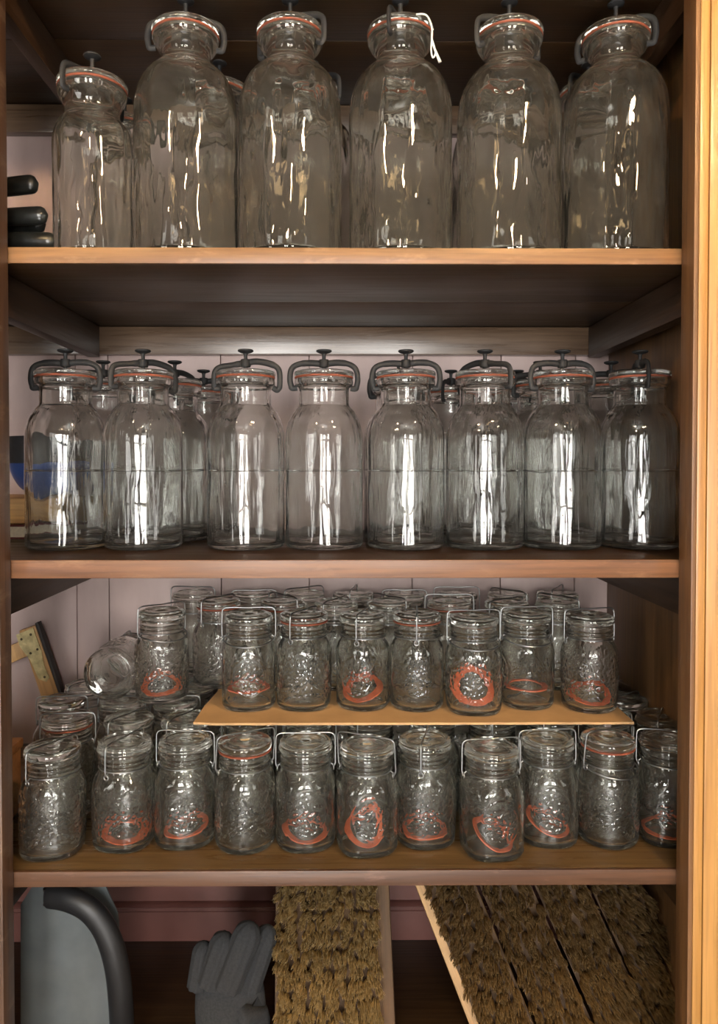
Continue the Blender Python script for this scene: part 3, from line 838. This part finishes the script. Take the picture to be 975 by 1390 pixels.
brush('straw-coloured coir brush head beside the grey glove, bristles facing out', (X(449, .17, 1300), .120, zf+.0085), (-.42, -.03, 0), .168, .36, .0125, .046, M['coir'], 3, 60, rgt=.020, left=.0, mblock=M['brush_face'])
for i in range(4):
    px = (612, 690, 768, 846)[i]
    lab = ['brown coir brush head with pale wooden block edge showing, first of the four leaning ones',
           'second of four leaning brown coir brush heads in the bottom compartment',
           'third of four leaning brown coir brush heads in the bottom compartment',
           'rightmost of four leaning brown coir brush heads, near the cupboard side'][i]
    brush(lab, (X(px, .19, 1300)+.10, .135+.004*i, zf+.026), (-.42, -.42, -.0), .078, .37, .0125, .046, M['coir_dark'], 20+i, 60, 'leaning brown coir brush heads', left=.016 if i == 0 else .0, mblock=None if i == 0 else M['brush_face'])

# ------------------------------------------------------------------ light
def area(name, loc, size, L, color, target=None, rot=None):
    d = bpy.data.lights.new(name, 'AREA'); d.shape = 'RECTANGLE'; d.size, d.size_y = size
    d.energy = L*PI*size[0]*size[1]; d.color = color
    o = bpy.data.objects.new(name, d); COL.objects.link(o); o.location = loc
    if target is not None:
        o.rotation_euler = (Vector(target)-Vector(loc)).to_track_quat('-Z', 'Y').to_euler()
    return o
day = (1.0, .975, .93)
# panes of the shop windows across the room, behind the viewer
for wx, yw, Lw in ((-.55, -4.2, 31), (.75, -4.2, 26), (-2.7, -3.4, 9), (3.0, -3.2, 5)):
    for ix in (-1, 1):
        for iz in range(3):
            p = (wx+ix*.19, yw, Z0-.58+iz*.60)
            area('window_pane_light', p, (.34, .56), Lw, day, (0 if abs(wx) > 2 else p[0], 0, p[2] if abs(wx) < 2 else Z0))
def bulb(loc, r, watt, color):
    d = bpy.data.lights.new('ceiling_lamp', 'POINT'); d.shadow_soft_size = r; d.energy = watt; d.color = color
    o = bpy.data.objects.new('ceiling_lamp', d); COL.objects.link(o); o.location = loc
warm = (1.0, .66, .34)
for bx_, by_, bz_, wt in ((.60, -1.0, .98, 50), (-.75, -1.25, 1.05, 36), (.15, -2.6, 1.40, 30), (1.5, -2.2, 1.30, 30), (-1.7, -2.9, 1.35, 28), (1.0, -3.6, 1.40, 28), (-.3, -3.6, 1.40, 28)):
    bulb((bx_, by_, Z0+bz_), .05, wt, warm)
# added spot: its bright floor patch puts streaks into the jar reflections
d = bpy.data.lights.new('floor_patch_spot', 'SPOT'); d.energy = 34000; d.spot_size = math.radians(17); d.spot_blend = .08; d.shadow_soft_size = .03; d.color = (.95, .97, 1.0)
o = bpy.data.objects.new('floor_patch_spot', d); COL.objects.link(o); o.location = (-.9, -4.0, Z0+1.3)
o.rotation_euler = (Vector((-.15, -2.35, 0))-o.location).to_track_quat('-Z', 'Y').to_euler()

w = bpy.data.worlds.new('room'); scene.world = w; w.use_nodes = True
nt = w.node_tree
bg = nt.nodes['Background']
v = coords(nt, kind='Generated')
sx = N(nt, 'SeparateXYZ'); nt.links.new(v, sx.inputs[0])
mr = N(nt, 'MapRange'); mr.inputs['From Min'].default_value = -1; mr.inputs['From Max'].default_value = 1
nt.links.new(sx.outputs['Z'], mr.inputs['Value'])
c = ramp(nt, mr.outputs[0], [(.25, (.16, .105, .07)), (.48, (.34, .28, .23)), (.62, (.42, .36, .30)), (.85, (.62, .54, .44))])
nt.links.new(c, bg.inputs[0]); bg.inputs[1].default_value = .21

# ------------------------------------------------------------------ render settings that belong to the look
vs = scene.view_settings
scene.display_settings.display_device = 'sRGB'
vs.view_transform = 'Standard'; vs.look = 'None'; vs.exposure = 0; vs.gamma = 1; vs.use_curve_mapping = False
cy = scene.cycles
cy.max_bounces = 28; cy.diffuse_bounces = 4; cy.glossy_bounces = 8; cy.transmission_bounces = 28; cy.transparent_max_bounces = 8
cy.caustics_reflective = True; cy.caustics_refractive = True; cy.blur_glossy = .4
cy.sample_clamp_indirect = 6; cy.sample_clamp_direct = 0
cy.use_denoising = True
cy.use_adaptive_sampling = True; cy.adaptive_threshold = .03
